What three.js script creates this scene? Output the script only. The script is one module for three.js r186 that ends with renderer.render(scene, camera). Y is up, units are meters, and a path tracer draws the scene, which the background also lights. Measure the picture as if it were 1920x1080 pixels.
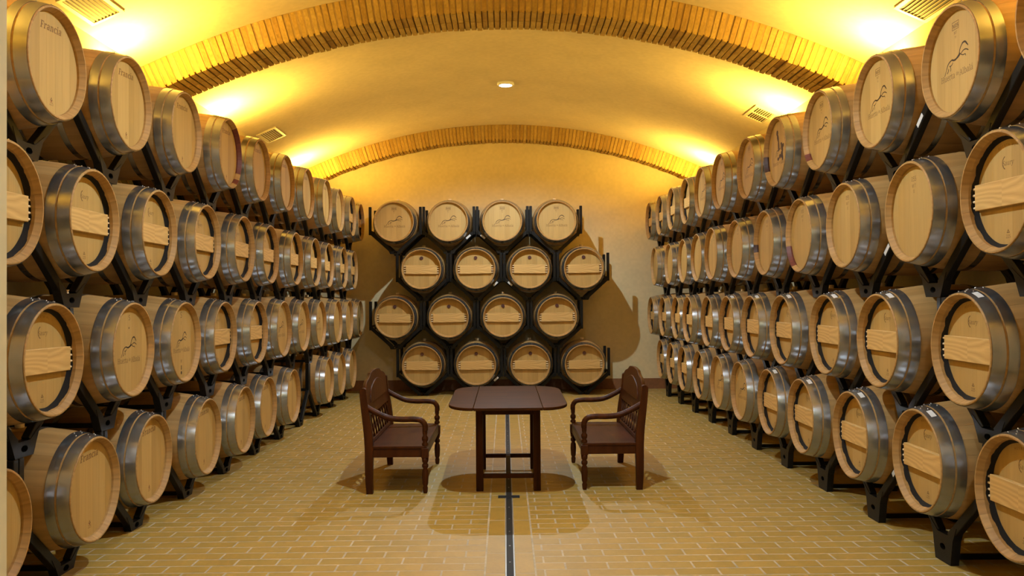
import * as THREE from 'three';
import { mergeGeometries } from 'three/addons/utils/BufferGeometryUtils.js';
import { RoundedBoxGeometry } from 'three/addons/geometries/RoundedBoxGeometry.js';
import { RectAreaLightUniformsLib } from 'three/addons/lights/RectAreaLightUniformsLib.js';

// ------------------------------------------------------------------ camera, lamps' strength, exposure
const scene = new THREE.Scene();
scene.background = new THREE.Color(0x000000);
const renderer = new THREE.WebGLRenderer();
renderer.toneMapping = THREE.LinearToneMapping;
renderer.toneMappingExposure = 0.82;
renderer.shadowMap.enabled = true;
RectAreaLightUniformsLib.init();
const H = 1.75;                                             // height of the eye above the floor
const camera = new THREE.PerspectiveCamera(2 * Math.atan(540 / 1580) * 180 / Math.PI, 1920 / 1080, 0.05, 60);
camera.rotation.order = 'YXZ';
camera.position.set(0, H, 0);
camera.rotation.set(0.0131, -0.0082, -0.0075);
scene.add(camera);
const UPLIGHT = { color: new THREE.Color(1, 0.63, 0.105), power: 1020 };
const DOWNLIGHT = { color: new THREE.Color(0.74, 0.88, 0.98), power: 64 };

// ------------------------------------------------------------------ helpers
function rng(seed) { let a = seed >>> 0; return () => { a = (a + 0x6D2B79F5) >>> 0; let t = a; t = Math.imul(t ^ (t >>> 15), t | 1); t ^= t + Math.imul(t ^ (t >>> 7), t | 61); return ((t ^ (t >>> 14)) >>> 0) / 4294967296; }; }
const taken = {};
function numbered(name) { const n = taken[name] = (taken[name] ?? -1) + 1; return n ? `${name}_${String(n).padStart(3, '0')}` : name; }
function thing(name, label, category, [x, y, z] = [0, 0, 0], turn = 0, group) {
  const o = new THREE.Group(); o.name = numbered(name); scene.add(o);
  o.position.set(x, y, z); o.rotation.y = turn; o.userData = { label, category };
  if (group) o.userData.group = group;
  return o;
}
function part(name, geo, mat, parent, pos, rot) {
  const m = new THREE.Mesh(geo, mat); m.name = name; parent.add(m);
  if (pos) m.position.set(...pos);
  if (rot) m.rotation.set(...rot);
  return m;
}
function struct(name, label) { const g = new THREE.Group(); g.name = name; g.userData = { kind: 'structure', label }; scene.add(g); return g; }
const box = (w, h, d, x = 0, y = 0, z = 0) => new THREE.BoxGeometry(w, h, d).translate(x, y, z);
const rbox = (w, h, d, r, x = 0, y = 0, z = 0) => new RoundedBoxGeometry(w, h, d, 1, r).translate(x, y, z);

// value noise, tileable over an integer lattice
function makeNoise(seed, n = 64) {
  const R = rng(seed), t = new Float32Array(n * n); for (let i = 0; i < t.length; i++) t[i] = R();
  return (x, y, per = n) => {
    const xi = Math.floor(x), yi = Math.floor(y), fx = x - xi, fy = y - yi, sx = fx * fx * (3 - 2 * fx), sy = fy * fy * (3 - 2 * fy);
    const m = (a) => ((a % per) + per) % per, a = m(xi), b = m(xi + 1), c = m(yi) * n, d = m(yi + 1) * n;
    return (t[a + c] * (1 - sx) + t[b + c] * sx) * (1 - sy) + (t[a + d] * (1 - sx) + t[b + d] * sx) * sy;
  };
}
const N1 = makeNoise(11), N2 = makeNoise(23), N3 = makeNoise(37);
function dataTex(w, h, fn, srgb = true, rx = 1, ry = 1) {
  const d = new Uint8Array(w * h * 4);
  for (let y = 0; y < h; y++) for (let x = 0; x < w; x++) { const c = fn(x / w, y / h), i = (y * w + x) * 4; for (let k = 0; k < 3; k++) d[i + k] = Math.max(0, Math.min(255, c.length ? c[k] : c)); d[i + 3] = 255; }
  const t = new THREE.DataTexture(d, w, h, THREE.RGBAFormat); t.wrapS = t.wrapT = THREE.RepeatWrapping; t.magFilter = THREE.LinearFilter; t.minFilter = THREE.LinearMipmapLinearFilter; t.generateMipmaps = true;
  if (srgb) t.colorSpace = THREE.SRGBColorSpace;
  t.repeat.set(rx, ry); t.needsUpdate = true; return t;
}
const std = (o) => new THREE.MeshStandardMaterial(o);

// ------------------------------------------------------------------ materials
const grain = (u, v, k = 1) => N1(u * 32 * k, v * 2, 64) * 0.5 + N2(u * 64, v * 4, 64) * 0.3 + N3(u * 8, v * 1, 64) * 0.2;   // lines run along v
const staveTex = dataTex(256, 512, (u, v) => { const g = grain(u, v), s = 214 + 40 * g; return [s, s * 0.985, s * 0.955]; });
const MAT = {};
const staveCols = [[0.46, 0.27, 0.088], [0.50, 0.30, 0.105], [0.43, 0.245, 0.077]];
MAT.stave = staveCols.map((c) => std({ color: new THREE.Color(...c), map: staveTex, roughness: 0.62 }));
MAT.staveAll = std({ color: new THREE.Color(0.46, 0.272, 0.09), map: staveTex, roughness: 0.62 });
MAT.wine = std({ color: new THREE.Color(0.16, 0.035, 0.022), map: staveTex, roughness: 0.55 });
MAT.wineDark = std({ color: new THREE.Color(0.045, 0.012, 0.010), map: staveTex, roughness: 0.5 });
const hoopTex = dataTex(512, 64, (u, v) => { const s = 222 + 30 * (0.3 * N1(u * 24, v * 3, 24) + 0.7 * N2(u * 8, v * 32, 32)); return [s, s, s]; });
const hoopRough = dataTex(512, 64, (u, v) => { const s = 44 + 30 * (0.3 * N2(u * 20, v * 3, 20) + 0.7 * N3(u * 8, v * 32, 32)); return [s, s, s]; }, false);
MAT.hoop = std({ color: new THREE.Color(0.43, 0.44, 0.455), map: hoopTex, roughnessMap: hoopRough, metalness: 0.92, roughness: 1.0 });
MAT.nail = std({ color: new THREE.Color(0.75, 0.76, 0.8), metalness: 0.9, roughness: 0.25 });
MAT.paste = std({ color: new THREE.Color(0.008, 0.006, 0.005), roughness: 1 });
const pineTex = dataTex(512, 256, (u, v) => { const w = v * 9 + 2.2 * N1(u * 3, v * 3, 64) + 0.8 * N2(u * 6, v * 5, 64), r = Math.abs((w % 1) - 0.5) * 2, s = 222 + 26 * r + 10 * N3(u * 6, v * 60, 64); return [s, s * (0.95 + 0.03 * r), s * (0.83 + 0.07 * r)]; });
MAT.pine = std({ color: new THREE.Color(0.66, 0.45, 0.19), map: pineTex, roughness: 0.6 });
MAT.peg = std({ color: new THREE.Color(0.80, 0.64, 0.40), roughness: 0.6 });
MAT.bung = std({ color: new THREE.Color(0.07, 0.02, 0.012), roughness: 0.7 });
const rackTex = dataTex(128, 128, (u, v) => { const s = 200 + 55 * N1(u * 32, v * 32, 32); return [s, s, s]; });
MAT.rack = new THREE.MeshPhysicalMaterial({ color: new THREE.Color(0.008, 0.0075, 0.007), map: rackTex, roughness: 0.45, specularIntensity: 0.45 });
MAT.paper = std({ color: new THREE.Color(0.62, 0.60, 0.57), roughness: 0.8 });
const plasterTex = dataTex(512, 512, (u, v) => { const s = 236 + 10 * N1(u * 8, v * 8, 8) + 9 * N2(u * 60, v * 60, 60); return [s, s, s * 0.995]; }, true, 0.4, 0.4);
const plasterBump = dataTex(512, 512, (u, v) => 120 * N1(u * 16, v * 16, 16) + 130 * N2(u * 64, v * 64, 64), false, 0.6, 0.6);
MAT.plaster = std({ color: new THREE.Color(0.73, 0.61, 0.40), map: plasterTex, bumpMap: plasterBump, bumpScale: 0.0012, roughness: 0.92 });
MAT.wall = std({ color: new THREE.Color(0.74, 0.61, 0.35), map: plasterTex, bumpMap: plasterBump, bumpScale: 0.0012, roughness: 0.92 });
const clayTex = dataTex(256, 256, (u, v) => { const s = 205 + 30 * N1(u * 8, v * 8, 8) + 22 * N2(u * 40, v * 40, 40); return [s, s * 0.985, s * 0.96]; });
const clayBump = dataTex(256, 256, (u, v) => 150 * N3(u * 32, v * 32, 32) + 90 * N1(u * 10, v * 10, 10), false);
const floorTex = dataTex(256, 256, (u, v) => { const s = 228 + 14 * N1(u * 8, v * 8, 8) + 9 * N2(u * 40, v * 40, 40); return [s, s * 0.99, s * 0.97]; });
const clay = (c, rough, b = 0.002, map = clayTex) => std({ color: new THREE.Color(...c), map, bumpMap: clayBump, bumpScale: b, roughness: rough });
MAT.archBrick = [[0.55, 0.355, 0.095], [0.585, 0.385, 0.11], [0.515, 0.325, 0.082], [0.57, 0.385, 0.115], [0.47, 0.285, 0.07]].map((c) => clay(c, 0.9, 0.004));
MAT.archMortar = clay([0.42, 0.275, 0.11], 0.95);
MAT.floorBrick = [[0.43, 0.274, 0.054], [0.45, 0.288, 0.060], [0.415, 0.262, 0.049], [0.435, 0.28, 0.060], [0.41, 0.266, 0.053]].map((c) => clay(c, 0.52, 0.0004, floorTex));
MAT.grout = clay([0.53, 0.45, 0.32], 0.8);
MAT.baseboard = clay([0.30, 0.125, 0.045], 0.6);
MAT.drain = std({ color: new THREE.Color(0.010, 0.010, 0.011), roughness: 0.75 });
MAT.drainEdge = std({ color: new THREE.Color(0.45, 0.45, 0.44), roughness: 0.35, metalness: 0.8 });
const darkTex = dataTex(512, 512, (u, v) => { const g = grain(u, v, 0.7), s = 150 + 105 * g; return [s, s * 0.97, s * 0.93]; });
MAT.furniture = new THREE.MeshPhysicalMaterial({ color: new THREE.Color(0.085, 0.0235, 0.0042), map: darkTex, roughness: 0.4, specularIntensity: 0.8, ior: 1.25 });
MAT.tableWood = new THREE.MeshPhysicalMaterial({ color: new THREE.Color(0.078, 0.026, 0.0055), map: darkTex, roughness: 0.42, specularIntensity: 0.5, ior: 1.2 });
MAT.vent = std({ color: new THREE.Color(0.60, 0.51, 0.34), roughness: 0.5, metalness: 0.1 });
MAT.ventDark = std({ color: new THREE.Color(0.10, 0.085, 0.06), roughness: 0.8 });
MAT.white = std({ color: new THREE.Color(0.8, 0.8, 0.8), roughness: 0.4 });
MAT.lens = std({ color: 0xffffff, emissive: new THREE.Color(0.9, 0.95, 1.0), emissiveIntensity: 12, roughness: 0.3 });
MAT.uplightGlass = std({ color: 0xffffff, emissive: new THREE.Color(1, 0.8, 0.4), emissiveIntensity: 5, roughness: 0.3 });
MAT.housing = std({ color: new THREE.Color(0.05, 0.05, 0.05), roughness: 0.5, metalness: 0.4 });

// ------------------------------------------------------------------ the setting
const XW = 3.81, ZB = -16.3, ZF = 2.5;                      // side walls, back wall, wall behind the camera
const APEX = 5.07, RV = 8.9, RI = 8.6, YC = APEX - RV;      // the vault: a segment of a circle
const vaultY = (x) => YC + Math.sqrt(RV * RV - x * x);
function arcShell(r0, r1, half, z0, z1, n = 72) {           // closed curved slab along z, its concave side smooth
  const P = [], Nn = [], U = [], I = [];
  const quad = (a, b, c, d, na, nb, nc, nd, ua, ub, uc, ud) => { const k = P.length / 3; for (const p of [a, b, c, d]) P.push(...p); for (const m of [na, nb, nc, nd]) Nn.push(...m); for (const w of [ua, ub, uc, ud]) U.push(...w); I.push(k, k + 1, k + 2, k, k + 2, k + 3); };
  const at = (r, t, z) => [r * Math.sin(t), YC + r * Math.cos(t), z];
  for (let i = 0; i < n; i++) {
    const t0 = -half + 2 * half * i / n, t1 = -half + 2 * half * (i + 1) / n, m0 = [-Math.sin(t0), -Math.cos(t0), 0], m1 = [-Math.sin(t1), -Math.cos(t1), 0], p0 = m0.map((q) => -q), p1 = m1.map((q) => -q);
    quad(at(r0, t0, z0), at(r0, t1, z0), at(r0, t1, z1), at(r0, t0, z1), m0, m1, m1, m0, [t0 * r0, z0], [t1 * r0, z0], [t1 * r0, z1], [t0 * r0, z1]);
    quad(at(r1, t0, z1), at(r1, t1, z1), at(r1, t1, z0), at(r1, t0, z0), p0, p1, p1, p0, [t0, z1], [t1, z1], [t1, z0], [t0, z0]);
    const f = [0, 0, 1], b = [0, 0, -1], za = Math.max(z0, z1), zb = Math.min(z0, z1);
    quad(at(r0, t0, za), at(r0, t1, za), at(r1, t1, za), at(r1, t0, za), f, f, f, f, [t0 * r0, r0], [t1 * r0, r0], [t1 * r0, r1], [t0 * r0, r1]);
    quad(at(r1, t0, zb), at(r1, t1, zb), at(r0, t1, zb), at(r0, t0, zb), b, b, b, b, [t0 * r0, r1], [t1 * r0, r1], [t1 * r0, r0], [t0 * r0, r0]);
  }
  const g = new THREE.BufferGeometry(); g.setAttribute('position', new THREE.Float32BufferAttribute(P, 3)); g.setAttribute('normal', new THREE.Float32BufferAttribute(Nn, 3)); g.setAttribute('uv', new THREE.Float32BufferAttribute(U, 2)); g.setIndex(I); return g;
}
function metreUV(g) {                                       // box-projected uv in metres
  const p = g.attributes.position, n = g.attributes.normal, uv = new Float32Array(p.count * 2);
  for (let i = 0; i < p.count; i++) { const ax = Math.abs(n.getX(i)), ay = Math.abs(n.getY(i)), az = Math.abs(n.getZ(i)); const [a, b] = ay >= ax && ay >= az ? [p.getX(i), p.getZ(i)] : ax >= az ? [p.getZ(i), p.getY(i)] : [p.getX(i), p.getY(i)]; uv[2 * i] = a; uv[2 * i + 1] = b; }
  g.setAttribute('uv', new THREE.BufferAttribute(uv, 2)); return g;
}
function structMesh(name, geo, mat, label) { const m = new THREE.Mesh(geo, mat); m.name = name; m.userData = { kind: 'structure', label }; scene.add(m); return m; }
const vaultHalf = Math.asin((XW + 0.25) / RV);
structMesh('ceiling', arcShell(RV, RV + 0.25, vaultHalf, ZB - 0.3, ZF + 0.3, 120), MAT.plaster, 'cream plastered segmental barrel vault over the cellar');
structMesh('wall_left', metreUV(box(0.3, 4.28, ZF - ZB, -XW - 0.15, 2.14, (ZF + ZB) / 2)), MAT.wall, 'yellow plastered wall behind the left barrel rack');
structMesh('wall_right', metreUV(box(0.3, 4.28, ZF - ZB, XW + 0.15, 2.14, (ZF + ZB) / 2)), MAT.wall, 'yellow plastered wall behind the right barrel rack');
structMesh('wall_back', metreUV(box(2 * XW + 0.6, 5.6, 0.3, 0, 2.8, ZB - 0.15)), MAT.wall, 'cream plastered end wall with the arch above');
structMesh('wall_rear', metreUV(box(2 * XW + 0.6, 5.6, 0.3, 0, 2.8, ZF + 0.15)), MAT.wall, 'plastered wall behind the viewer');
{ // the wall with the opening through which the cellar is seen
  const s = new THREE.Shape(); s.moveTo(-XW - 0.05, 0); s.lineTo(-1.648, 0); s.lineTo(-1.648, 3.5); s.lineTo(1.9, 3.5); s.lineTo(1.9, 0); s.lineTo(XW + 0.05, 0);
  for (let i = 0; i <= 40; i++) { const x = (XW + 0.05) * (1 - i / 20); s.lineTo(x, vaultY(x) + 0.04); }
  structMesh('wall_front', metreUV(new THREE.ExtrudeGeometry(s, { depth: 0.2, bevelEnabled: false }).translate(0, 0, -2.8)), MAT.wall, 'cream plastered wall edge of the opening');
}
for (const [name, g] of [['baseboard_back', box(2 * XW, 0.2, 0.025, 0, 0.1, ZB + 0.0125)], ['baseboard_left', box(0.025, 0.2, -ZB - 2.8, -XW + 0.0125, 0.1, (ZB - 2.8) / 2)], ['baseboard_right', box(0.025, 0.2, -ZB - 2.8, XW - 0.0125, 0.1, (ZB - 2.8) / 2)]])
  structMesh(name, metreUV(g), MAT.baseboard, 'red clay skirting along the foot of the wall');

function chamferBrick(w, h, d, c, uo = 0, vo = 0) {          // a block with its front and top edges taken off; origin at its centre
  const g = new RoundedBoxGeometry(w, h, d, 1, c); const gg = g.index ? g.toNonIndexed() : g; metreUV(gg);
  const uv = gg.attributes.uv; for (let i = 0; i < uv.count; i++) uv.setXY(i, uv.getX(i) * 1.6 + uo, uv.getY(i) * 1.6 + vo);
  return gg;
}
function topBrick(w, d, h, c, uo, vo) {                      // floor brick, open below: top, four chamfers, four sides
  const a = w / 2, b = d / 2, P = [], U = [];
  const q = (...v) => { for (const k of [0, 1, 2, 0, 2, 3]) { P.push(...v[k]); U.push(v[k][0] * 1.7 + uo, v[k][2] * 1.7 + vo + v[k][1]); } };
  const T = [[-a + c, 0, b - c], [a - c, 0, b - c], [a - c, 0, -b + c], [-a + c, 0, -b + c]], M = [[-a, -c, b], [a, -c, b], [a, -c, -b], [-a, -c, -b]], B = M.map(([x, , z]) => [x, -h, z]);
  q(...T); for (let i = 0; i < 4; i++) { const j = (i + 1) % 4; q(M[i], M[j], T[j], T[i]); q(B[i], B[j], M[j], M[i]); }
  const g = new THREE.BufferGeometry(); g.setAttribute('position', new THREE.Float32BufferAttribute(P, 3)); g.setAttribute('uv', new THREE.Float32BufferAttribute(U, 2)); g.computeVertexNormals(); return g;
}
{ // floor: courses of long bricks either side of a drain, header strips along it
  const fl = struct('floor', 'yellow clay brick floor laid in running bond');
  const DX = 0.02;                                           // the drain's line
  part('grout', metreUV(box(2 * XW + 0.4, 0.12, ZF - ZB + 0.4, 0, -0.0608, (ZF + ZB) / 2)), MAT.grout, fl);
  const R = rng(5), L = 0.278, D = 0.1395, J = 0.013, geo = [], strip = [];
  for (let k = 0; k < 6; k++) { geo.push(topBrick(L - J, D - J, 0.012, 0.0008, R(), R())); strip.push(topBrick(0.122, 0.42, 0.012, 0.0008, R(), R())); }
  const list = [];
  const x0 = 0.163;                                          // brick field starts this far from the drain's line
  let row = 0;
  for (let z = -2.82; z > ZB; z -= D, row++) for (const s of [-1, 1]) {
    const off = (row % 2 ? L / 2 : 0) + (s > 0 ? 0.06 : 0);
    for (let x = x0 + off - L; x < XW; x += L) {
      let a = Math.max(x, x0), b = Math.min(x + L, XW - 0.02); if (b - a < 0.04) continue;
      list.push({ x: DX + s * (a + b) / 2, z: z - D / 2, w: b - a, full: b - a > L - 0.001, k: Math.floor(R() * 6), m: Math.floor(R() * 5), y: (R() - 0.5) * 0.0012 });
    }
  }
  const show = list.filter((b) => Math.abs(b.x) < 2.72 && b.z < -5.25 && Math.abs(b.x) < -b.z * 0.61).sort((a, b) => b.z - a.z).slice(0, 250), near = new Set(show);
  const rest = [[], [], [], [], []];
  for (const b of list) {
    const g = b.full ? geo[b.k] : topBrick(b.w - J, D - J, 0.012, 0.0008, b.k / 6, b.m / 5);
    if (near.has(b)) part('brick', g, MAT.floorBrick[b.m], fl, [b.x, b.y, b.z]);
    else rest[b.m].push(g.clone().translate(b.x, b.y, b.z));
  }
  let sn = 0;
  for (const s of [-1, 1]) for (let z = -2.82; z > ZB + 0.2; z -= 0.43) {
    const x = DX + s * 0.0955, k = Math.floor(R() * 6), m = Math.floor(R() * 5);
    if (z < -5.0 && z > -13) { part('strip_tile', strip[k], MAT.floorBrick[m], fl, [x, 0, z - 0.215]); sn++; } else rest[m].push(strip[k].clone().translate(x, 0, z - 0.215));
  }
  rest.forEach((a, m) => { const o = part('far_bricks', mergeGeometries(a), MAT.floorBrick[m], fl); o.userData.kind = 'stuff'; });
  // the drain
  const dr = thing('floor_drain', 'narrow black slot drain running down the middle of the floor', 'drain', [DX, 0, 0]);
  part('channel', box(0.046, 0.006, 13.3, 0, -0.0015, -9.5), MAT.drain, dr);
  for (const s of [-1, 1]) part('edge_strip', box(0.006, 0.009, 13.3, s * 0.027, -0.001, -9.5), MAT.drainEdge, dr);
  part('cross_cover', rbox(0.19, 0.012, 0.075, 0.003, 0, 0.002, -7.47), MAT.drain, dr);
  for (let z = -3.4; z > -15; z -= 0.37) part('bolt', new THREE.CylinderGeometry(0.006, 0.006, 0.004, 8), MAT.drainEdge, dr, [0, 0.0025, z]);
}
function brickArch(name, label, zFront, rows, depth, seed) {
  const g = struct(name, label), R = rng(seed), pitch = 0.067, half = Math.asin(XW / RV) + 0.012;
  const total = rows * depth;
  part('mortar', arcShell(RI + 0.022, RV + 0.02, half, zFront - total + 0.009, zFront - 0.009, 120), MAT.archMortar, g);
  const geos = []; for (let k = 0; k < 5; k++) geos.push(chamferBrick(0.052 + 0.003 * R(), 0.30, depth - 0.008, 0.006, R(), R()));
  const n = Math.round(2 * half * (RI + 0.15) / pitch);
  const jit = []; for (let i = 0; i < n; i++) jit.push([(R() - 0.5) * 0.0008, (R() - 0.5) * 0.012, (R() - 0.5) * 0.02]);
  for (let r = 0; r < rows; r++) for (let i = 0; i < n; i++) {
    const t = -half + 2 * half * (i + 0.5) / n + jit[i][0], rr = (RI + RV) / 2 + jit[i][1] + (R() - 0.5) * 0.004;
    const b = part('brick', geos[Math.floor(R() * 5)], MAT.archBrick[Math.floor(Math.pow(R(), 1.2) * 5)], g, [rr * Math.sin(t), YC + rr * Math.cos(t), zFront - depth * (r + 0.5) + (R() - 0.5) * 0.008]);
    b.rotation.set((R() - 0.5) * 0.01, (R() - 0.5) * 0.015, -t + jit[i][2]);
  }
}
brickArch('trim_1', 'wide yellow brick arch spanning the vault overhead', -8.84, 2, 0.29, 71);
brickArch('trim_2', 'narrow yellow brick arch against the end wall', -15.98, 1, 0.31, 72);

// ------------------------------------------------------------------ barrels
const BR = 0.335, BB = 0.402, BL = 1.0;                       // head radius, bilge radius, length
const prof = (z) => BR + (BB - BR) * (1 - (2 * z / BL) ** 2);
function sector(points, a0, a1, n, uS = 1) {                  // turns a profile of [axial z, radius, smooth?] about z between two angles
  const P = [], Nn = [], U = [], I = [];
  const segN = []; for (let i = 0; i < points.length - 1; i++) { const dz = points[i + 1][0] - points[i][0], dr = points[i + 1][1] - points[i][1], l = Math.hypot(dz, dr) || 1; segN.push([dr / l, -dz / l]); }   // [nz, nr]
  for (let i = 0; i < points.length - 1; i++) {
    const nA = points[i][2] && i > 0 ? [segN[i][0] + segN[i - 1][0], segN[i][1] + segN[i - 1][1]] : segN[i], nB = points[i + 1][2] && i < points.length - 2 ? [segN[i][0] + segN[i + 1][0], segN[i][1] + segN[i + 1][1]] : segN[i];
    for (let k = 0; k < n; k++) {
      const base = P.length / 3;
      for (const [p, nn, kk] of [[points[i], nA, k], [points[i + 1], nB, k], [points[i + 1], nB, k + 1], [points[i], nA, k + 1]]) {
        const a = a0 + (a1 - a0) * kk / n, c = Math.cos(a), s = Math.sin(a), l = Math.hypot(nn[0], nn[1]);
        P.push(p[1] * c, p[1] * s, p[0]); Nn.push(nn[1] / l * c, nn[1] / l * s, nn[0] / l); U.push(a * uS, p[0]);
      }
      I.push(base, base + 1, base + 2, base, base + 2, base + 3);
    }
  }
  const g = new THREE.BufferGeometry(); g.setAttribute('position', new THREE.Float32BufferAttribute(P, 3)); g.setAttribute('normal', new THREE.Float32BufferAttribute(Nn, 3)); g.setAttribute('uv', new THREE.Float32BufferAttribute(U, 2)); g.setIndex(I); return g;
}
function staveProfile(recess) {                              // from inside the front chime, round the end, along the outside, to inside the rear chime
  const h = BL / 2, a = [[h - recess - 0.03, BR - 0.030], [h - 0.034, BR - 0.030], [h, BR - 0.011], [h, BR - 0.003], [h - 0.003, BR]];
  for (let i = 1; i < 10; i++) { const z = h - BL * i / 10; a.push([z, prof(z), true]); }
  a.push([-h + 0.004, BR], [-h, BR - 0.003], [-h, BR - 0.011], [-h + 0.034, BR - 0.030], [-h + 0.06, BR - 0.030]);
  return a;
}
const flip = (g) => { const i = g.index; for (let k = 0; k < i.count; k += 3) { const t = i.getX(k); i.setX(k, i.getX(k + 1)); i.setX(k + 1, t); } return g; };
const NST = 24;
const G = {};
for (const [key, rec] of [['flat', 0.048], ['deep', 0.082]]) {
  const p = staveProfile(rec), w = 2 * Math.PI / NST;
  G['stave_' + key] = sector(p, -w / 2 + 0.0016, w / 2 - 0.0016, 2, 0.6);
  G['body_' + key] = sector(p, 0, 2 * Math.PI, 48, 0.6);
}
function bandProfile(z0, z1, t = 0.0028) { const e = 0.0008; return [[z1, prof(z1) + e], [z1, prof(z1) + t], [(z0 + z1) / 2, prof((z0 + z1) / 2) + t + 0.0004, true], [z0, prof(z0) + t], [z0, prof(z0) + e]]; }
const bands = [[BL / 2 - 0.074, BL / 2 - 0.006], [BL / 2 - 0.142, BL / 2 - 0.086], [0.125, 0.165]];
G.hoops = []; for (const [a, b] of bands) { G.hoops.push(sector(bandProfile(a, b), 0, 2 * Math.PI, 64, 1 / Math.PI)); G.hoops.push(sector(bandProfile(-b, -a), 0, 2 * Math.PI, 64, 1 / Math.PI)); }
{ // nail heads at the top of the two front hoops
  const s = new THREE.SphereGeometry(0.0048, 6, 4); G.nails = bands.slice(0, 2).map(([a, b], k) => mergeGeometries([-0.2, -0.09, 0.02, 0.12].map((o, i) => { const z = (a + b) / 2 + (i % 2 ? 0.014 : -0.014), r = prof(z) + 0.004, t = Math.PI / 2 + o + k * 0.08; return s.clone().translate(r * Math.cos(t), r * Math.sin(t), z); })));
}
const RH = BR - 0.0275;                                      // head disc
const cuts = [-1, -0.72, -0.43, -0.17, 0.14, 0.41, 0.70, 1];
const headBoards = cuts.slice(0, -1).map((c, i) => {
  const g0 = 0.0003, x0 = c * RH + (i ? g0 : 0), x1 = cuts[i + 1] * RH - (i < 6 ? g0 : 0), y = (x) => Math.sqrt(Math.max(0, RH * RH - x * x)), s = new THREE.Shape(), n = 6;
  for (let k = 0; k <= n; k++) { const x = x0 + (x1 - x0) * k / n; k ? s.lineTo(x, -y(x)) : s.moveTo(x, -y(x)); }
  for (let k = n; k >= 0; k--) { const x = x0 + (x1 - x0) * k / n; s.lineTo(x, y(x)); }
  const g = new THREE.ExtrudeGeometry(s, { depth: 0.022, bevelEnabled: false, curveSegments: 6 }), p = g.attributes.position, uv = g.attributes.uv;
  for (let k = 0; k < p.count; k++) uv.setXY(k, p.getX(k) / RH / 2 + 0.5, p.getY(k) / RH / 2 + 0.5);
  return g;
});
G.rearHead = new THREE.CircleGeometry(RH, 32).rotateY(Math.PI);
{ // black sealing paste smeared in the corner of the deep head
  const R = rng(9), n = 72, P = [], I = []; const z0 = BL / 2 - 0.0815, ro = BR - 0.0302;
  const wv = (k) => 0.011 + 0.016 * N1((k % n) * 0.45, 3.3, 64) + 0.006 * N2((k % n) * 1.7, 1.1, 64);
  for (let k = 0; k <= n; k++) { const a = 2 * Math.PI * k / n, c = Math.cos(a), s = Math.sin(a), w = wv(k); for (const [r, z] of [[ro - 0.012 - w * 0.25, z0 + 0.001], [ro - 0.004, z0 + w * 0.6], [ro, z0 + w * 1.25]]) P.push(r * c, r * s, z); }
  for (let k = 0; k < n; k++) for (let j = 0; j < 2; j++) { const a = k * 3 + j; I.push(a, a + 3, a + 4, a, a + 4, a + 1); }
  const g = new THREE.BufferGeometry(); g.setAttribute('position', new THREE.Float32BufferAttribute(P, 3)); g.setIndex(I); g.computeVertexNormals(); G.paste = g;
}
const BARH = 0.142, BARW = 2 * (RH - 0.028);
{ const y = BARH / 2, e = RH - 0.045, s = new THREE.Shape(); s.moveTo(-e, -y); s.lineTo(e, -y); s.lineTo(e, y); s.lineTo(-e, y); s.closePath();
  G.bar = new THREE.ExtrudeGeometry(s, { depth: 0.026, bevelEnabled: true, bevelThickness: 0.003, bevelSize: 0.003, bevelSegments: 1 }); const uv = G.bar.attributes.uv; for (let k = 0; k < uv.count; k++) uv.setXY(k, uv.getX(k) * 1.5, uv.getY(k) * 3 + 0.5);
  G.peg = new THREE.CylinderGeometry(0.0075, 0.0075, 0.044, 8).rotateZ(Math.PI / 2); }
G.ticket = sector(bandProfile(BL / 2 - 0.062, BL / 2 - 0.030, 0.0036), 1.08, 1.30, 4, 1);
G.bung = new THREE.CylinderGeometry(0.03, 0.027, 0.02, 20).rotateX(Math.PI / 2);
G.topBung = new THREE.CylinderGeometry(0.03, 0.027, 0.05, 16);

// head prints: wood grain with what is branded or written on it
function headTexture(seed, draw) {
  const S = 640, c = document.createElement('canvas'); c.width = c.height = S; const x = c.getContext('2d'), im = x.createImageData(S, S), R = rng(seed), off = R() * 20, tones = cuts.map(() => 0.955 + R() * 0.06);
  for (let j = 0; j < S; j++) for (let i = 0; i < S; i++) {
    const u = i / S, v = j / S; let b = 0; while (b < 6 && u * 2 - 1 > cuts[b + 1]) b++;
    const g = 0.55 * N1(u * 60 + off + b * 7, v * 3 + b * 3) + 0.3 * N2(u * 140 + off, v * 6 + b * 5) + 0.15 * N3(u * 12, v * 2 + off), s = (228 + 18 * g) * tones[b], k = (j * S + i) * 4;
    im.data[k] = s; im.data[k + 1] = s * 0.985; im.data[k + 2] = s * 0.95; im.data[k + 3] = 255;
  }
  x.putImageData(im, 0, 0);
  x.translate(S / 2, S / 2); x.scale(S / 2, S / 2);           // unit circle, y down
  draw(x);
  const t = new THREE.CanvasTexture(c); t.colorSpace = THREE.SRGBColorSpace; t.anisotropy = 8; return t;
}
function text(x, str, cx, cy, size, font, color, squeeze = 1, turn = 0) {
  x.save(); x.translate(cx, cy); x.rotate(turn); x.scale(size / 100 * squeeze, size / 100); x.font = font.replace('SIZE', '100px'); x.fillStyle = color; x.textAlign = 'center'; x.textBaseline = 'middle'; x.fillText(str, 0, 0); x.restore();
}
const INK = 'rgba(38,20,10,0.92)', FAINT = 'rgba(70,42,20,0.62)', BURN = 'rgba(96,60,26,0.7)';
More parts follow.
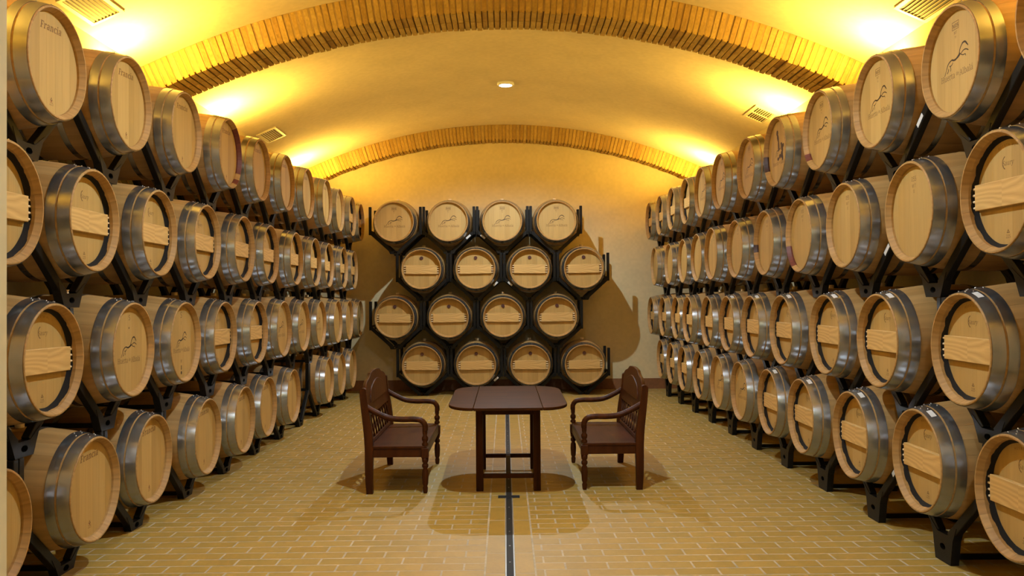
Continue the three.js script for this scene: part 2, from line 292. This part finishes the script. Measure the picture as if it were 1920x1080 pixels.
function horse(x, ink = INK, k = 1) {
  x.save(); x.scale(k, k); x.strokeStyle = ink; x.fillStyle = ink; x.lineCap = 'round'; x.lineJoin = 'round';
  const line = (w, pts) => { x.lineWidth = w; x.beginPath(); x.moveTo(pts[0], pts[1]); for (let i = 2; i < pts.length; i += 4) x.quadraticCurveTo(pts[i], pts[i + 1], pts[i + 2], pts[i + 3]); x.stroke(); };
  x.beginPath(); x.moveTo(0.14, -0.12); x.quadraticCurveTo(0.02, -0.03, -0.15, -0.085); x.quadraticCurveTo(-0.05, 0.0, 0.02, -0.04); x.quadraticCurveTo(0.12, -0.06, 0.17, -0.10); x.closePath(); x.fill();   // belly line, thick
  line(0.034, [-0.13, -0.07, -0.02, -0.01, 0.13, -0.12]);
  line(0.026, [0.13, -0.12, 0.15, -0.24, 0.24, -0.29]); line(0.034, [0.24, -0.295, 0.34, -0.34, 0.40, -0.25]); line(0.024, [0.40, -0.25, 0.43, -0.23, 0.44, -0.21]);      // neck and head
  line(0.018, [0.15, -0.13, 0.24, -0.05, 0.33, -0.065]); line(0.020, [0.20, -0.115, 0.32, -0.20, 0.45, -0.11]); line(0.016, [0.33, -0.065, 0.36, -0.06, 0.36, -0.03]);     // forelegs
  line(0.026, [-0.13, -0.075, -0.30, -0.06, -0.34, 0.06]); line(0.018, [-0.34, 0.06, -0.37, 0.11, -0.42, 0.18]);                                                            // rump and near hind leg
  line(0.018, [-0.11, -0.01, -0.16, 0.05, -0.23, 0.03]); line(0.018, [-0.22, 0.03, -0.17, 0.09, -0.20, 0.13]); line(0.022, [-0.27, 0.08, -0.28, 0.13, -0.32, 0.15]);        // far hind leg
  x.restore();
}
const estate = (x, col = FAINT, y = 0.25) => { text(x, 'Huerta', -0.30, y, 0.165, 'SIZE serif', col, 0.95); text(x, 'de', 0.055, y - 0.01, 0.10, 'SIZE serif', col, 0.9); text(x, 'Albalá', 0.37, y, 0.165, 'SIZE serif', col, 0.95); };
const stampTop = (x) => { x.strokeStyle = FAINT; x.lineWidth = 0.012; x.strokeRect(-0.12, -0.80, 0.24, 0.15); text(x, 'N05', 0, -0.72, 0.12, 'bold SIZE sans-serif', FAINT); text(x, 'MT', 0, -0.58, 0.08, 'SIZE sans-serif', FAINT); text(x, 'TF', 0, -0.49, 0.06, 'SIZE sans-serif', FAINT); };
const makerFoot = (x, col = BURN) => { x.strokeStyle = col; x.lineWidth = 0.014; x.beginPath(); x.moveTo(-0.035, 0.72); x.lineTo(0.035, 0.72); x.lineTo(0, 0.67); x.closePath(); x.stroke(); text(x, '225', 0, 0.79, 0.085, 'SIZE sans-serif', col); };
const roundel = (x) => { x.strokeStyle = FAINT; x.lineWidth = 0.02; x.beginPath(); x.arc(-0.02, -0.53, 0.12, Math.PI * 0.62, Math.PI * 1.38); x.stroke(); text(x, 'Saury', 0.02, -0.52, 0.12, 'italic SIZE serif', FAINT); for (let i = 0; i < 9; i++) { const a = -Math.PI / 2 + (i - 4) * 0.07; text(x, 'HUERTA·AL'[i], 0.86 * Math.cos(a), 0.86 * Math.sin(a) + 0.02, 0.07, 'SIZE sans-serif', BURN, 1, a + Math.PI / 2); } };
const PRINT = {
  script: headTexture(1, (x) => { const w = 'Francia'; x.save(); x.translate(-0.02, -0.70); x.rotate(-0.06); text(x, w, 0, 0, 0.20, 'italic bold SIZE serif', BURN, 1.0); x.restore(); x.fillStyle = 'rgba(150,60,35,0.6)'; x.beginPath(); x.arc(0.0, 0.74, 0.022, 0, 7); x.fill(); makerFoot(x); }),
  horse: headTexture(2, (x) => { stampTop(x); horse(x); estate(x); }),
  horseMarks: headTexture(3, (x) => { horse(x, INK, 0.85); estate(x, FAINT, 0.22); text(x, 'S', 0, -0.74, 0.22, 'SIZE sans-serif', FAINT); text(x, 'I', 0, -0.52, 0.12, 'SIZE sans-serif', FAINT); text(x, 'M', 0, 0.52, 0.12, 'SIZE sans-serif', FAINT); text(x, '8', 0, 0.70, 0.16, 'bold SIZE sans-serif', INK); x.fillStyle = INK; x.beginPath(); x.arc(0, 0.84, 0.045, 0, 7); x.fill(); }),
  horseOne: headTexture(4, (x) => { horse(x, INK, 0.9); estate(x, FAINT, 0.25); text(x, 'S', 0.04, -0.74, 0.17, 'SIZE sans-serif', FAINT); x.fillStyle = FAINT; x.beginPath(); x.arc(0.02, -0.5, 0.025, 0, 7); x.fill(); }),
  stained: headTexture(5, (x) => { horse(x, INK, 0.8); estate(x, FAINT, 0.35); x.fillStyle = 'rgba(52,10,12,0.93)'; const R = rng(3); for (const [a, b, r, q] of [[-0.12, -0.62, 0.09, 1], [-0.06, -0.45, 0.08, 1.8], [0.0, -0.2, 0.07, 2.6], [0.32, -0.1, 0.08, 2.2], [0.3, 0.12, 0.1, 1.2], [0.12, 0.16, 0.09, 0.8], [-0.05, 0.22, 0.09, 0.6], [0.42, -0.14, 0.09, 0.7], [0.36, 0.22, 0.07, 1.5]]) { x.save(); x.translate(a, b); x.rotate(R() - 0.5); x.scale(1, q); x.beginPath(); x.arc(0, 0, r, 0, 7); x.fill(); x.restore(); } }),
  lines: headTexture(6, (x) => { text(x, '055', 0, -0.72, 0.15, 'SIZE sans-serif', FAINT, 0.9); text(x, 'M T', 0, -0.57, 0.10, 'SIZE sans-serif', FAINT); text(x, 'II', 0, -0.45, 0.09, 'SIZE sans-serif', FAINT); }),
  maker: headTexture(7, (x) => { roundel(x); makerFoot(x, FAINT); }),
  barred: headTexture(8, (x) => { text(x, '·', -0.66, -0.02, 0.3, 'SIZE sans-serif', BURN); }),
  blank: headTexture(10, () => {}),
};
const headCols = [[0.51, 0.335, 0.108], [0.54, 0.36, 0.12], [0.485, 0.312, 0.096]];
const HEADM = {}; for (const k in PRINT) HEADM[k] = headCols.map((c) => std({ color: new THREE.Color(...c), map: PRINT[k], roughness: 0.6 }));
MAT.rearHead = std({ color: new THREE.Color(0.5, 0.33, 0.14), roughness: 0.7 });

function makeBarrel(print, { deep = false, near = false, bung = false, paste = true, ticket = false, seed = 1 } = {}) {   // axis along z, front head at +z; origin under the bilge
  const t = new THREE.Group(), R = rng(seed), y = BB, key = deep ? 'deep' : 'flat', rec = deep ? 0.082 : 0.048;
  if (near) for (let k = 0; k < NST; k++) part('stave', G['stave_' + key], MAT.stave[Math.floor(R() * 3)], t, [0, y, 0], [0, 0, 2 * Math.PI * (k + 0.5) / NST]);
  else part('staves', G['body_' + key], MAT.staveAll, t, [0, y, 0]);
  G.hoops.forEach((g, k) => { const h = part('hoop', g, MAT.hoop, t, [0, y, 0]); if (near && (k === 0 || k === 2)) { const n = part('hoop_nails', G.nails[k / 2], MAT.nail, h); n.userData.kind = 'stuff'; } });
  const hd = new THREE.Group(); hd.name = 'head'; hd.position.set(0, y, BL / 2 - rec - 0.022); t.add(hd);
  headBoards.forEach((g) => part('head_board', g, HEADM[print][Math.floor(R() * 3)], hd));
  part('rear_head', G.rearHead, MAT.rearHead, t, [0, y, -BL / 2 + 0.04]);
  part('bung', G.topBung, MAT.peg, t, [0, y + BB + 0.005, 0]);
  if (deep && paste) part('sealing_paste', G.paste, MAT.paste, t, [0, y, 0]);
  if (deep) {
    const b = part('crossbar', G.bar, MAT.pine, t, [0, y - 0.005, BL / 2 - rec + 0.0035], [0, 0, (R() - 0.5) * 0.03]);
    for (const s of [-1, 1]) for (let k = 0; k < 4; k++) { const py = (k - 1.5) * 0.037; part('peg', G.peg, MAT.peg, b, [s * (Math.sqrt((BR - 0.03) ** 2 - py * py) - 0.021), py, 0.013]); }
  }
  if (ticket) part('paper_label', G.ticket, MAT.paper, t, [0, y, 0]).userData.label = 'white paper label';
  if (bung) part('bung_hole', G.bung, MAT.bung, t, [0, y + RH * 0.62, BL / 2 - rec + 0.001]);
  return t;
}
const protos = {};
function barrel(print, opts, label, pos, turn, group, scale = 1) {
  const key = print + JSON.stringify(opts); protos[key] ??= makeBarrel(print, opts);
  const b = protos[key].clone(); b.name = numbered('wine_barrel'); b.position.set(...pos); b.rotation.y = turn; b.scale.setScalar(scale); b.userData = { label, category: 'barrel', group }; scene.add(b); return b;
}

// ------------------------------------------------------------------ the steel cradles that carry the barrels
const ARM = { th: 0.06, slope: 42 * Math.PI / 180, fz: 0.29 };
const rackGeo = new Map();
const cached = (k, f) => { if (!rackGeo.has(k)) rackGeo.set(k, f()); return rackGeo.get(k); };
function cradle(label, pos, turn, group, { s, up, bottom, k = 1, tags = [], seed = 1 }) {     // origin under the middle of the barrel; the barrel's axis is `bottom` above it
  const t = thing('barrel_cradle', label, 'barrel rack', pos, turn, group);
  const rf = (BR + (BB - BR) * (1 - (2 * ARM.fz / BL) ** 2)) * k, d = rf + ARM.th / 2 + 0.001, sn = Math.sin(ARM.slope), cs = Math.cos(ARM.slope), yAt = (x) => (sn * x - d) / cs, xo = s / 2 - 0.03, xi = 0.075;
  const yo = yAt(xo), yi = yAt(xi), len = Math.hypot(xo - xi, yo - yi), fz = ARM.fz * k, upLen = up - (yo - 0.05);
  const arm = cached('arm' + len.toFixed(3), () => rbox(len + 0.012, ARM.th, 0.05, 0.006)), post = cached('post' + upLen.toFixed(3), () => rbox(0.05, upLen, 0.05, 0.006)), tie = cached('tie' + fz, () => rbox(0.035, 0.035, 2 * fz, 0.006));
  const gus = cached('gus' + bottom.toFixed(3) + yi.toFixed(3), () => { const sh = new THREE.Shape(), yt = yAt(0.17) + bottom, h = yi + bottom; sh.moveTo(-0.095, 0); sh.lineTo(0.095, 0); sh.lineTo(0.125, Math.max(0.06, h - 0.02)); sh.lineTo(0.17, yt - 0.01); sh.lineTo(0.06, h + 0.005); sh.lineTo(-0.06, h + 0.005); sh.lineTo(-0.17, yt - 0.01); sh.lineTo(-0.125, Math.max(0.06, h - 0.02)); const hole = new THREE.Path(); hole.absellipse(0, h * 0.55, 0.035, 0.02, 0, 7, true); sh.holes.push(hole); return new THREE.ExtrudeGeometry(sh, { depth: 0.056, bevelEnabled: false, curveSegments: 8 }).translate(0, 0, -0.028); });
  for (const f of [1, -1]) {
    for (const e of [1, -1]) {
      part('upright', post, MAT.rack, t, [e * xo, bottom + yo - 0.05 + upLen / 2, f * fz]);
      const a = part('arm', arm, MAT.rack, t, [e * (xo + xi) / 2, bottom + (yo + yi) / 2, f * fz], [0, 0, e * ARM.slope]);
      if (f > 0 && tags.includes(e)) { const g = part('label_tag', cached('tag', () => box(0.10, 0.034, 0.002)), MAT.paper, a, [0.12 * e, 0.0, 0.0265]); g.userData.label = 'white paper tag'; }
    }
    part('foot_plate', gus, MAT.rack, t, [0, 0, f * fz]);
  }
  for (const e of [1, -1]) part('tie_bar', tie, MAT.rack, t, [e * (xo - 0.0), bottom + yo + 0.02, 0]);
  part('tie_bar', tie, MAT.rack, t, [0, 0.03, 0]);
  return t;
}

// ------------------------------------------------------------------ the two long racks
const ORD = ['first', 'second', 'third', 'fourth', 'fifth', 'sixth', 'seventh', 'eighth', 'ninth', 'tenth', 'eleventh', 'twelfth'];
const ROWN = ['top row', 'second row down', 'third row down', 'bottom row'];
const SS = 1.049;
const KINDS = {
  S: ['script', {}, 'script word on head'], C: ['maker', { deep: true }, 'crossbar on head'], H: ['horse', {}, 'horse emblem on head'], M: ['horseMarks', {}, 'horse emblem and letters'], O: ['horseOne', {}, 'horse emblem on head'],
  W: ['stained', {}, 'wine stains on head'], T: ['lines', {}, 'small stamp on head'], P: ['blank', {}, 'plain unmarked head'],
};
const racks = {
  left: { sx: -1, X: 2.6758, y: [1.4393, 0.5379, -0.3414, -1.2112], z: [5.085, 4.535, 5.035, 4.46], first: [0, 0, 0, 0], kinds: ['SSSSSSSSSCC', 'CCCCCCCCCCC', 'COMCCOOOPPP', 'SSSSSSS.PPP'],
    off: [[-.002, -.022, -.016, .013, .012, .027, .038, .07, .054, .061, .03], [.024, -.02, -.023, -.016, -.005, -.026, .01, .02, -.01, .015, 0], [.004, .015, -.01, -.025, -.009, -.007, -.017, -.017, .022, .011, .013], [0, .017, -.039, .01, .015, -.039, -.012, 0, -.001, -.014, -.02]] },
  right: { sx: 1, X: 2.6866, y: [1.4267, 0.5651, -0.3185, -1.0815], z: [5.1, 4.58, 5.01, 4.5], first: [-1, 0, 0, 0], kinds: ['CHHHWHHHCCCC', 'CTTTTTTTTTT', 'CCCCCCCCCCC', 'CCCCCHHCCCC'],
    off: [[0, .025, .015, -.005, -.034, -.02, -.054, -.036, -.02, -.02, -.013, -.019], [-.016, .016, -.003, .008, .009, -.007, -.029, .021, .048, .037, -.018], [.018, -.016, .001, -.023, -.015, .001, .014, -.019, .02, .007, -.013], [0, .009, -.001, -.021, .008, .002, .013, .014, .01, .036, .062]] },
};
const stains = { 'left0,3': [[0, 1, 2, 20, 22, 23, 3], 'wine'], 'right0,3': [[12, 13], 'wineDark'], 'right1,3': [[13, 14, 15], 'wine'], 'right0,2': [[14], 'wine'], 'right1,4': [[12], 'wineDark'] };
for (const side of ['left', 'right']) {
  const r = racks[side], turn = r.sx < 0 ? Math.PI / 2 : -Math.PI / 2;
  for (let row = 0; row < 4; row++) {
    let n = 0; const hy = H + r.y[row], up = row ? r.y[row - 1] - r.y[row] - 0.575 : 0.29, bottom = row < 3 ? 0.573 : hy - 0.001;
    [...r.kinds[row]].forEach((c, j) => {
      const i = r.first[row] + j, z = -(r.z[row] + SS * i), where = `${ROWN[row]} of ${side} rack`, tags = (j * 7 + row * 3 + (r.sx > 0 ? 1 : 0)) % 3 === 0 ? [r.sx > 0 ? 1 : 1] : [];
      const cx = r.sx * (r.X + BL / 2);
      cradle(c === '.' ? `empty black steel cradle between the barrels in the ${where}` : `black steel cradle under the ${ORD[n]} barrel from the camera, ${where}`, [cx, hy - bottom, z], turn, `steel cradles of the ${side} rack`, { s: SS, up, bottom, tags });
      if (c === '.') return;
      const [print, o, desc] = KINDS[c];
      const b = barrel(print, { ...o, near: j < 6, ...(side === 'right' && row > 1 && c === 'C' && j < 6 ? { ticket: true } : {}), seed: 1 + ((i + row) & 1) }, `oak barrel, ${ORD[n]} from the camera, ${where}, ${desc}`, [r.sx * (r.X + BL / 2) + r.off[row][j], hy - BB, z], turn, `oak barrels in the ${side} rack`);
      const st = stains[`${side}${row},${i}`]; if (st) { const sv = b.children.filter((q) => q.name === 'stave'); for (const k of st[0]) sv[k].material = MAT[st[1]]; }
      n++;
    });
  }
}
// ------------------------------------------------------------------ the rack at the end wall
{
  const S = 0.98, K = 0.359 / BR, zf = -15.213, ys = [1.413, 0.549, -0.3281, -1.19], bx = -0.532 + 0.53, from = ['leftmost', 'second from left', 'third from left', 'rightmost'];
  for (let row = 0; row < 4; row++) for (let i = 0; i < 4; i++) {
    const x = -0.532 + (i - 1.5) * S + (row % 2 ? S / 2 : 0), hy = H + ys[row], up = row ? ys[row - 1] - ys[row] - 0.575 : 0.29, bottom = row < 3 ? 0.573 : hy - 0.001, where = `${ROWN[row]}, end wall rack`;
    const tags = row === 0 ? (i === 1 ? [1] : i === 2 ? [-1] : []) : row === 1 ? (i === 1 ? [1] : i === 2 ? [-1] : []) : row === 3 && i === 1 ? [1] : [];
    cradle(`black steel cradle of the ${from[i]} barrel, ${where}`, [x, hy - bottom, zf - BL * K / 2], 0, 'steel cradles of the end wall rack', { s: S, up, bottom, k: K, tags });
    barrel(row ? 'barred' : 'horse', row ? { deep: true, bung: true, paste: false, seed: 3 + (i & 1) } : { seed: 3 + (i & 1) }, `oak barrel, ${from[i]}, ${where}, ${row ? 'crossbar and bung' : 'horse emblem on head'}`, [x, hy - BB * K, zf - BL * K / 2], 0, 'oak barrels in the end wall rack', K);
  }
}

// ------------------------------------------------------------------ table and settees
const lathe = (pts, n = 16) => new THREE.LatheGeometry(pts.map(([r, y]) => new THREE.Vector2(r, y)), n);
{
  const X = 0.018, zN = -7.33, len = 1.85, t = thing('drop_leaf_table', 'dark wooden drop leaf table between the two carved chairs', 'table', [X, 0, zN - len / 2]);
  const w = 0.303, hgt = 0.805, th = 0.026;
  const uvTop = (g) => { metreUV(g); const uv = g.attributes.uv; for (let i = 0; i < uv.count; i++) { const a = uv.getX(i); uv.setXY(i, uv.getY(i) * 0.9, a * 0.9); } return g; };
  part('table_top', uvTop(rbox(2 * w, th, len, 0.005, 0, hgt - th / 2, 0)), MAT.tableWood, t);
  for (const s of [-1, 1]) {
    const sh = new THREE.Shape(), L2 = len / 2, e = 0.235; sh.moveTo(0, -L2 + 0.01); sh.lineTo(s * 0.02, -L2 + 0.01); sh.bezierCurveTo(s * 0.16, -L2 + 0.06, s * e, -L2 + 0.2, s * e, -L2 + 0.40); sh.lineTo(s * (e - 0.01), L2 - 0.34); sh.bezierCurveTo(s * (e - 0.02), L2 - 0.15, s * 0.12, L2 - 0.03, s * 0.03, L2 - 0.02); sh.lineTo(0, L2 - 0.02);
    const g = new THREE.ExtrudeGeometry(sh, { depth: th - 0.008, bevelEnabled: true, bevelThickness: 0.004, bevelSize: 0.004, bevelSegments: 1, curveSegments: 10 }).rotateX(Math.PI / 2).translate(s * (w + 0.006), hgt - 0.005, 0);
    part('leaf', uvTop(g), MAT.tableWood, t);
  }
  const lz0 = len / 2 - 0.40, lz1 = -len / 2 + 0.46, lx = 0.262;
  for (const sx of [-1, 1]) for (const z of [lz0, lz1]) part('leg', metreUV(rbox(0.066, hgt - th, 0.066, 0.006, sx * lx, (hgt - th) / 2, z)), MAT.tableWood, t);
  const lzc = (lz0 + lz1) / 2, lzl = lz0 - lz1 - 0.066;
  for (const z of [lz0, lz1]) { part('apron', metreUV(box(2 * lx - 0.066, 0.085, 0.03, 0, hgt - th - 0.0425, z)), MAT.tableWood, t); part('stretcher', metreUV(rbox(2 * lx - 0.066, 0.04, 0.035, 0.004, 0, 0.135, z)), MAT.tableWood, t); }
  for (const sx of [-1, 1]) part('apron', metreUV(box(0.03, 0.085, lzl, sx * lx, hgt - th - 0.0425, lzc)), MAT.tableWood, t);
  part('stretcher', metreUV(rbox(0.045, 0.035, lzl + 0.03, 0.004, 0, 0.135, lzc)), MAT.tableWood, t);
}
function settee(label, pos, turn, width) {                    // front towards +x, its width along z
  const t = thing('wooden_armchair', label, 'chair', pos, turn, 'carved wooden chairs at the table'), W = width / 2 - 0.035, xb = -0.25, xf = 0.25, m = MAT.furniture;
  // rear posts: a sabre curve from foot to top
  const ps = new THREE.Shape(); ps.moveTo(-0.025, 0); ps.bezierCurveTo(-0.045, 0.2, -0.035, 0.32, -0.04, 0.42); ps.bezierCurveTo(-0.045, 0.6, -0.075, 0.75, -0.085, 0.93); ps.quadraticCurveTo(-0.06, 0.965, -0.035, 0.94); ps.bezierCurveTo(-0.02, 0.76, 0.025, 0.62, 0.03, 0.42); ps.bezierCurveTo(0.03, 0.3, 0.02, 0.15, 0.025, 0); ps.closePath();
  const pg = new THREE.ExtrudeGeometry(ps, { depth: 0.052, bevelEnabled: true, bevelThickness: 0.005, bevelSize: 0.004, bevelSegments: 1, curveSegments: 8 }).translate(xb, 0, -0.026); metreUV(pg);
  for (const s of [-1, 1]) part('rear_leg', pg, m, t, [0, 0, s * W]);
  // turned front legs and arm supports
  const lg = lathe([[0.016, 0], [0.021, 0.012], [0.024, 0.05], [0.018, 0.065], [0.026, 0.085], [0.030, 0.16], [0.027, 0.205], [0.018, 0.222], [0.029, 0.24], [0.029, 0.258], [0.019, 0.27], [0.028, 0.285], [0.032, 0.325], [0.0, 0.33]]);
  const sg = lathe([[0.026, 0.43], [0.030, 0.445], [0.019, 0.462], [0.028, 0.48], [0.030, 0.50], [0.018, 0.52], [0.022, 0.54], [0.023, 0.57]]);
  for (const s of [-1, 1]) { part('front_leg', lg, m, t, [xf, 0, s * W]); part('arm_support', sg, m, t, [xf, 0, s * W]); part('corner_block', rbox(0.066, 0.09, 0.066, 0.006), m, t, [xf, 0.365, s * W]); }
  // seat
  part('seat', metreUV(rbox(0.52, 0.026, 2 * W + 0.05, 0.006, 0.005, 0.417, 0)), m, t);
  for (const s of [-1, 1]) part('side_rail', metreUV(rbox(0.46, 0.078, 0.034, 0.004, 0.0, 0.366, s * W)), m, t);
  part('front_rail', metreUV(rbox(0.034, 0.078, 2 * W - 0.06, 0.004, xf, 0.366, 0)), m, t);
  part('rear_rail', metreUV(rbox(0.034, 0.078, 2 * W - 0.05, 0.004, xb, 0.366, 0)), m, t);
  // arms: down from the post, level, then rolled over onto the turned support
  for (const s of [-1, 1]) {
    const c = new THREE.CatmullRomCurve3([[-0.285, 0.785], [-0.20, 0.735], [-0.08, 0.682], [0.04, 0.668], [0.15, 0.668], [0.22, 0.655], [0.25, 0.615], [0.252, 0.565]].map(([x, y]) => new THREE.Vector3(x, y, s * W)));
    const g = new THREE.TubeGeometry(c, 28, 0.026, 10, false); part('arm', g, m, t);
  }
  // back: shaped crest panel, rail and diagonal fretwork, leaning with the posts
  const back = new THREE.Group(); back.name = 'backrest'; back.position.set(xb, 0.42, 0); back.rotation.z = 0.105; t.add(back);
  const cr = new THREE.Shape(), w = W - 0.022; cr.moveTo(-w, 0.30); cr.lineTo(w, 0.30); cr.lineTo(w, 0.50); cr.quadraticCurveTo(w - 0.02, 0.56, w - 0.16, 0.585); cr.quadraticCurveTo(w * 0.52, 0.60, w * 0.42, 0.635); cr.quadraticCurveTo(0, 0.665, -w * 0.42, 0.635); cr.quadraticCurveTo(-w * 0.52, 0.60, -w + 0.16, 0.585); cr.quadraticCurveTo(-w + 0.02, 0.56, -w, 0.50); cr.closePath();
  part('crest_panel', metreUV(new THREE.ExtrudeGeometry(cr, { depth: 0.024, bevelEnabled: true, bevelThickness: 0.004, bevelSize: 0.004, bevelSegments: 1, curveSegments: 10 }).rotateY(Math.PI / 2).translate(-0.012, 0, 0)), m, back);
  const carve = new THREE.Shape(); carve.moveTo(-w * 0.72, 0.38); carve.lineTo(w * 0.72, 0.38); carve.quadraticCurveTo(w * 0.7, 0.5, w * 0.36, 0.53); carve.quadraticCurveTo(0, 0.59, -w * 0.36, 0.53); carve.quadraticCurveTo(-w * 0.7, 0.5, -w * 0.72, 0.38);
  part('carved_field', metreUV(new THREE.ExtrudeGeometry(carve, { depth: 0.004, bevelEnabled: true, bevelThickness: 0.006, bevelSize: 0.006, bevelSegments: 2, curveSegments: 10 }).rotateY(Math.PI / 2).translate(0.016, 0, 0)), m, back);
  for (const y of [0.035, 0.285]) part('back_rail', metreUV(rbox(0.034, 0.036, 2 * w, 0.004, 0, y, 0)), m, back);
  const nS = 9, dz = 2 * w / nS, sl = Math.hypot(dz, 0.215);
  for (let i = 0; i < nS; i++) for (const e of [-1, 1]) part('fret_slat', rbox(0.014, sl, 0.022, 0.003), m, back, [e * 0.004, 0.16, -w + (i + 0.5) * dz], [e * Math.atan2(dz, 0.215), 0, 0]);
  return t;
}
settee('carved dark wooden armchair with turned front legs, left of the table', [-0.985, 0, -8.33], 0, 1.42);
settee('carved dark wooden armchair with turned front legs, right of the table', [0.965, 0, -8.37], Math.PI, 1.34);

// ------------------------------------------------------------------ lamps and vents
for (const [z, nm] of [[1.6, 'above the viewer, outside the opening'], [-5.6, 'in the bay nearest the camera'], [-12.9, 'in the bay before the end wall']]) {
  const y = vaultY(0), t = thing('ceiling_light', `round recessed white ceiling light ${nm}`, 'ceiling light', [0.03, y - 0.03, z], 0, 'ceiling lights along the top of the vault');
  part('trim_ring', lathe([[0.10, -0.012], [0.115, -0.014], [0.13, -0.004], [0.132, 0.035], [0.10, 0.035], [0.10, -0.012]], 32), MAT.white, t);
  part('lens', lathe([[0, -0.016], [0.06, -0.013], [0.10, 0.002]], 28), MAT.lens, t);
  const l = new THREE.SpotLight(DOWNLIGHT.color, DOWNLIGHT.power, 0, 1.34, 0.35, 2); l.position.set(0, -0.03, 0); l.target.position.set(0, -3, 0); l.shadow.radius = 1.6; l.castShadow = true; l.shadow.mapSize.set(2048, 2048); t.add(l, l.target);
}
for (const z of [-4.1, -8.05, -11.0, -15.15]) for (const s of [-1, 1]) {
  const t = thing('wall_uplight', `small floodlight on the ${s < 0 ? 'left' : 'right'} wall behind the top barrels, ${{ 4.1: 'nearest the camera', 8.05: 'before the wide arch', 11: 'past the wide arch', 15.15: 'by the end wall' }[-z]}`, 'floodlight', [s * (XW - 0.15), 3.83, z], 0, 'floodlights behind the top barrels');
  part('bracket', box(0.12, 0.03, 0.08, s * 0.11, -0.02, 0), MAT.housing, t);
  const hd = new THREE.Group(); hd.name = 'lamp_head'; t.add(hd); hd.rotation.z = s * 0.3;
  part('housing', mergeGeometries([box(0.15, 0.02, 0.30, 0, -0.03, 0), box(0.008, 0.08, 0.30, -0.074, 0.01, 0), box(0.008, 0.08, 0.30, 0.074, 0.01, 0), box(0.15, 0.08, 0.008, 0, 0.01, -0.148), box(0.15, 0.08, 0.008, 0, 0.01, 0.148)]), MAT.housing, hd);
  part('glass', box(0.138, 0.006, 0.284, 0, 0.030, 0), MAT.uplightGlass, hd);
  const l = new THREE.RectAreaLight(UPLIGHT.color, UPLIGHT.power, 0.13, 0.28); l.position.set(0, 0.055, 0); l.rotation.x = Math.PI / 2; hd.add(l);
}
for (const [x, z, label, split] of [[-3.57, -7.3, 'slatted air vent in the vault above the nearest left barrels', 0], [-3.59, -13.0, 'small air vent in the left of the vault past the wide arch', 0], [3.59, -11.75, 'two panel air vent in the right of the vault past the wide arch', 1], [3.66, -7.2, 'slatted air vent in the vault above the nearest right barrels', 0]]) {
  const t = thing('ceiling_vent', label, 'air vent', [x, vaultY(x), z], 0, 'air vents in the vault'); t.rotation.z = Math.asin(-x / RV);
  const w = 0.32, d = 0.62;
  part('frame', mergeGeometries([box(w, 0.02, 0.035, 0, -0.008, d / 2 - 0.0175), box(w, 0.02, 0.035, 0, -0.008, -d / 2 + 0.0175), box(0.035, 0.02, d - 0.07, w / 2 - 0.0175, -0.008, 0), box(0.035, 0.02, d - 0.07, -w / 2 + 0.0175, -0.008, 0)]), MAT.vent, t);
  part('backing', box(w - 0.06, 0.006, d - 0.06, 0, -0.003, 0), MAT.ventDark, t);
  if (split) part('divider', box(w - 0.07, 0.018, 0.03, 0, -0.008, 0), MAT.vent, t);
  const n = 8; for (let k = 0; k < n; k++) part('slat', cached('slat', () => box(0.016, 0.003, d - 0.07)), MAT.vent, t, [-(w - 0.09) / 2 + (w - 0.09) * k / (n - 1), -0.011, 0], [0, 0, 0.5]);
}

scene.traverse((o) => { if (o.isMesh) { o.castShadow = true; o.receiveShadow = true; } });
renderer.render(scene, camera);
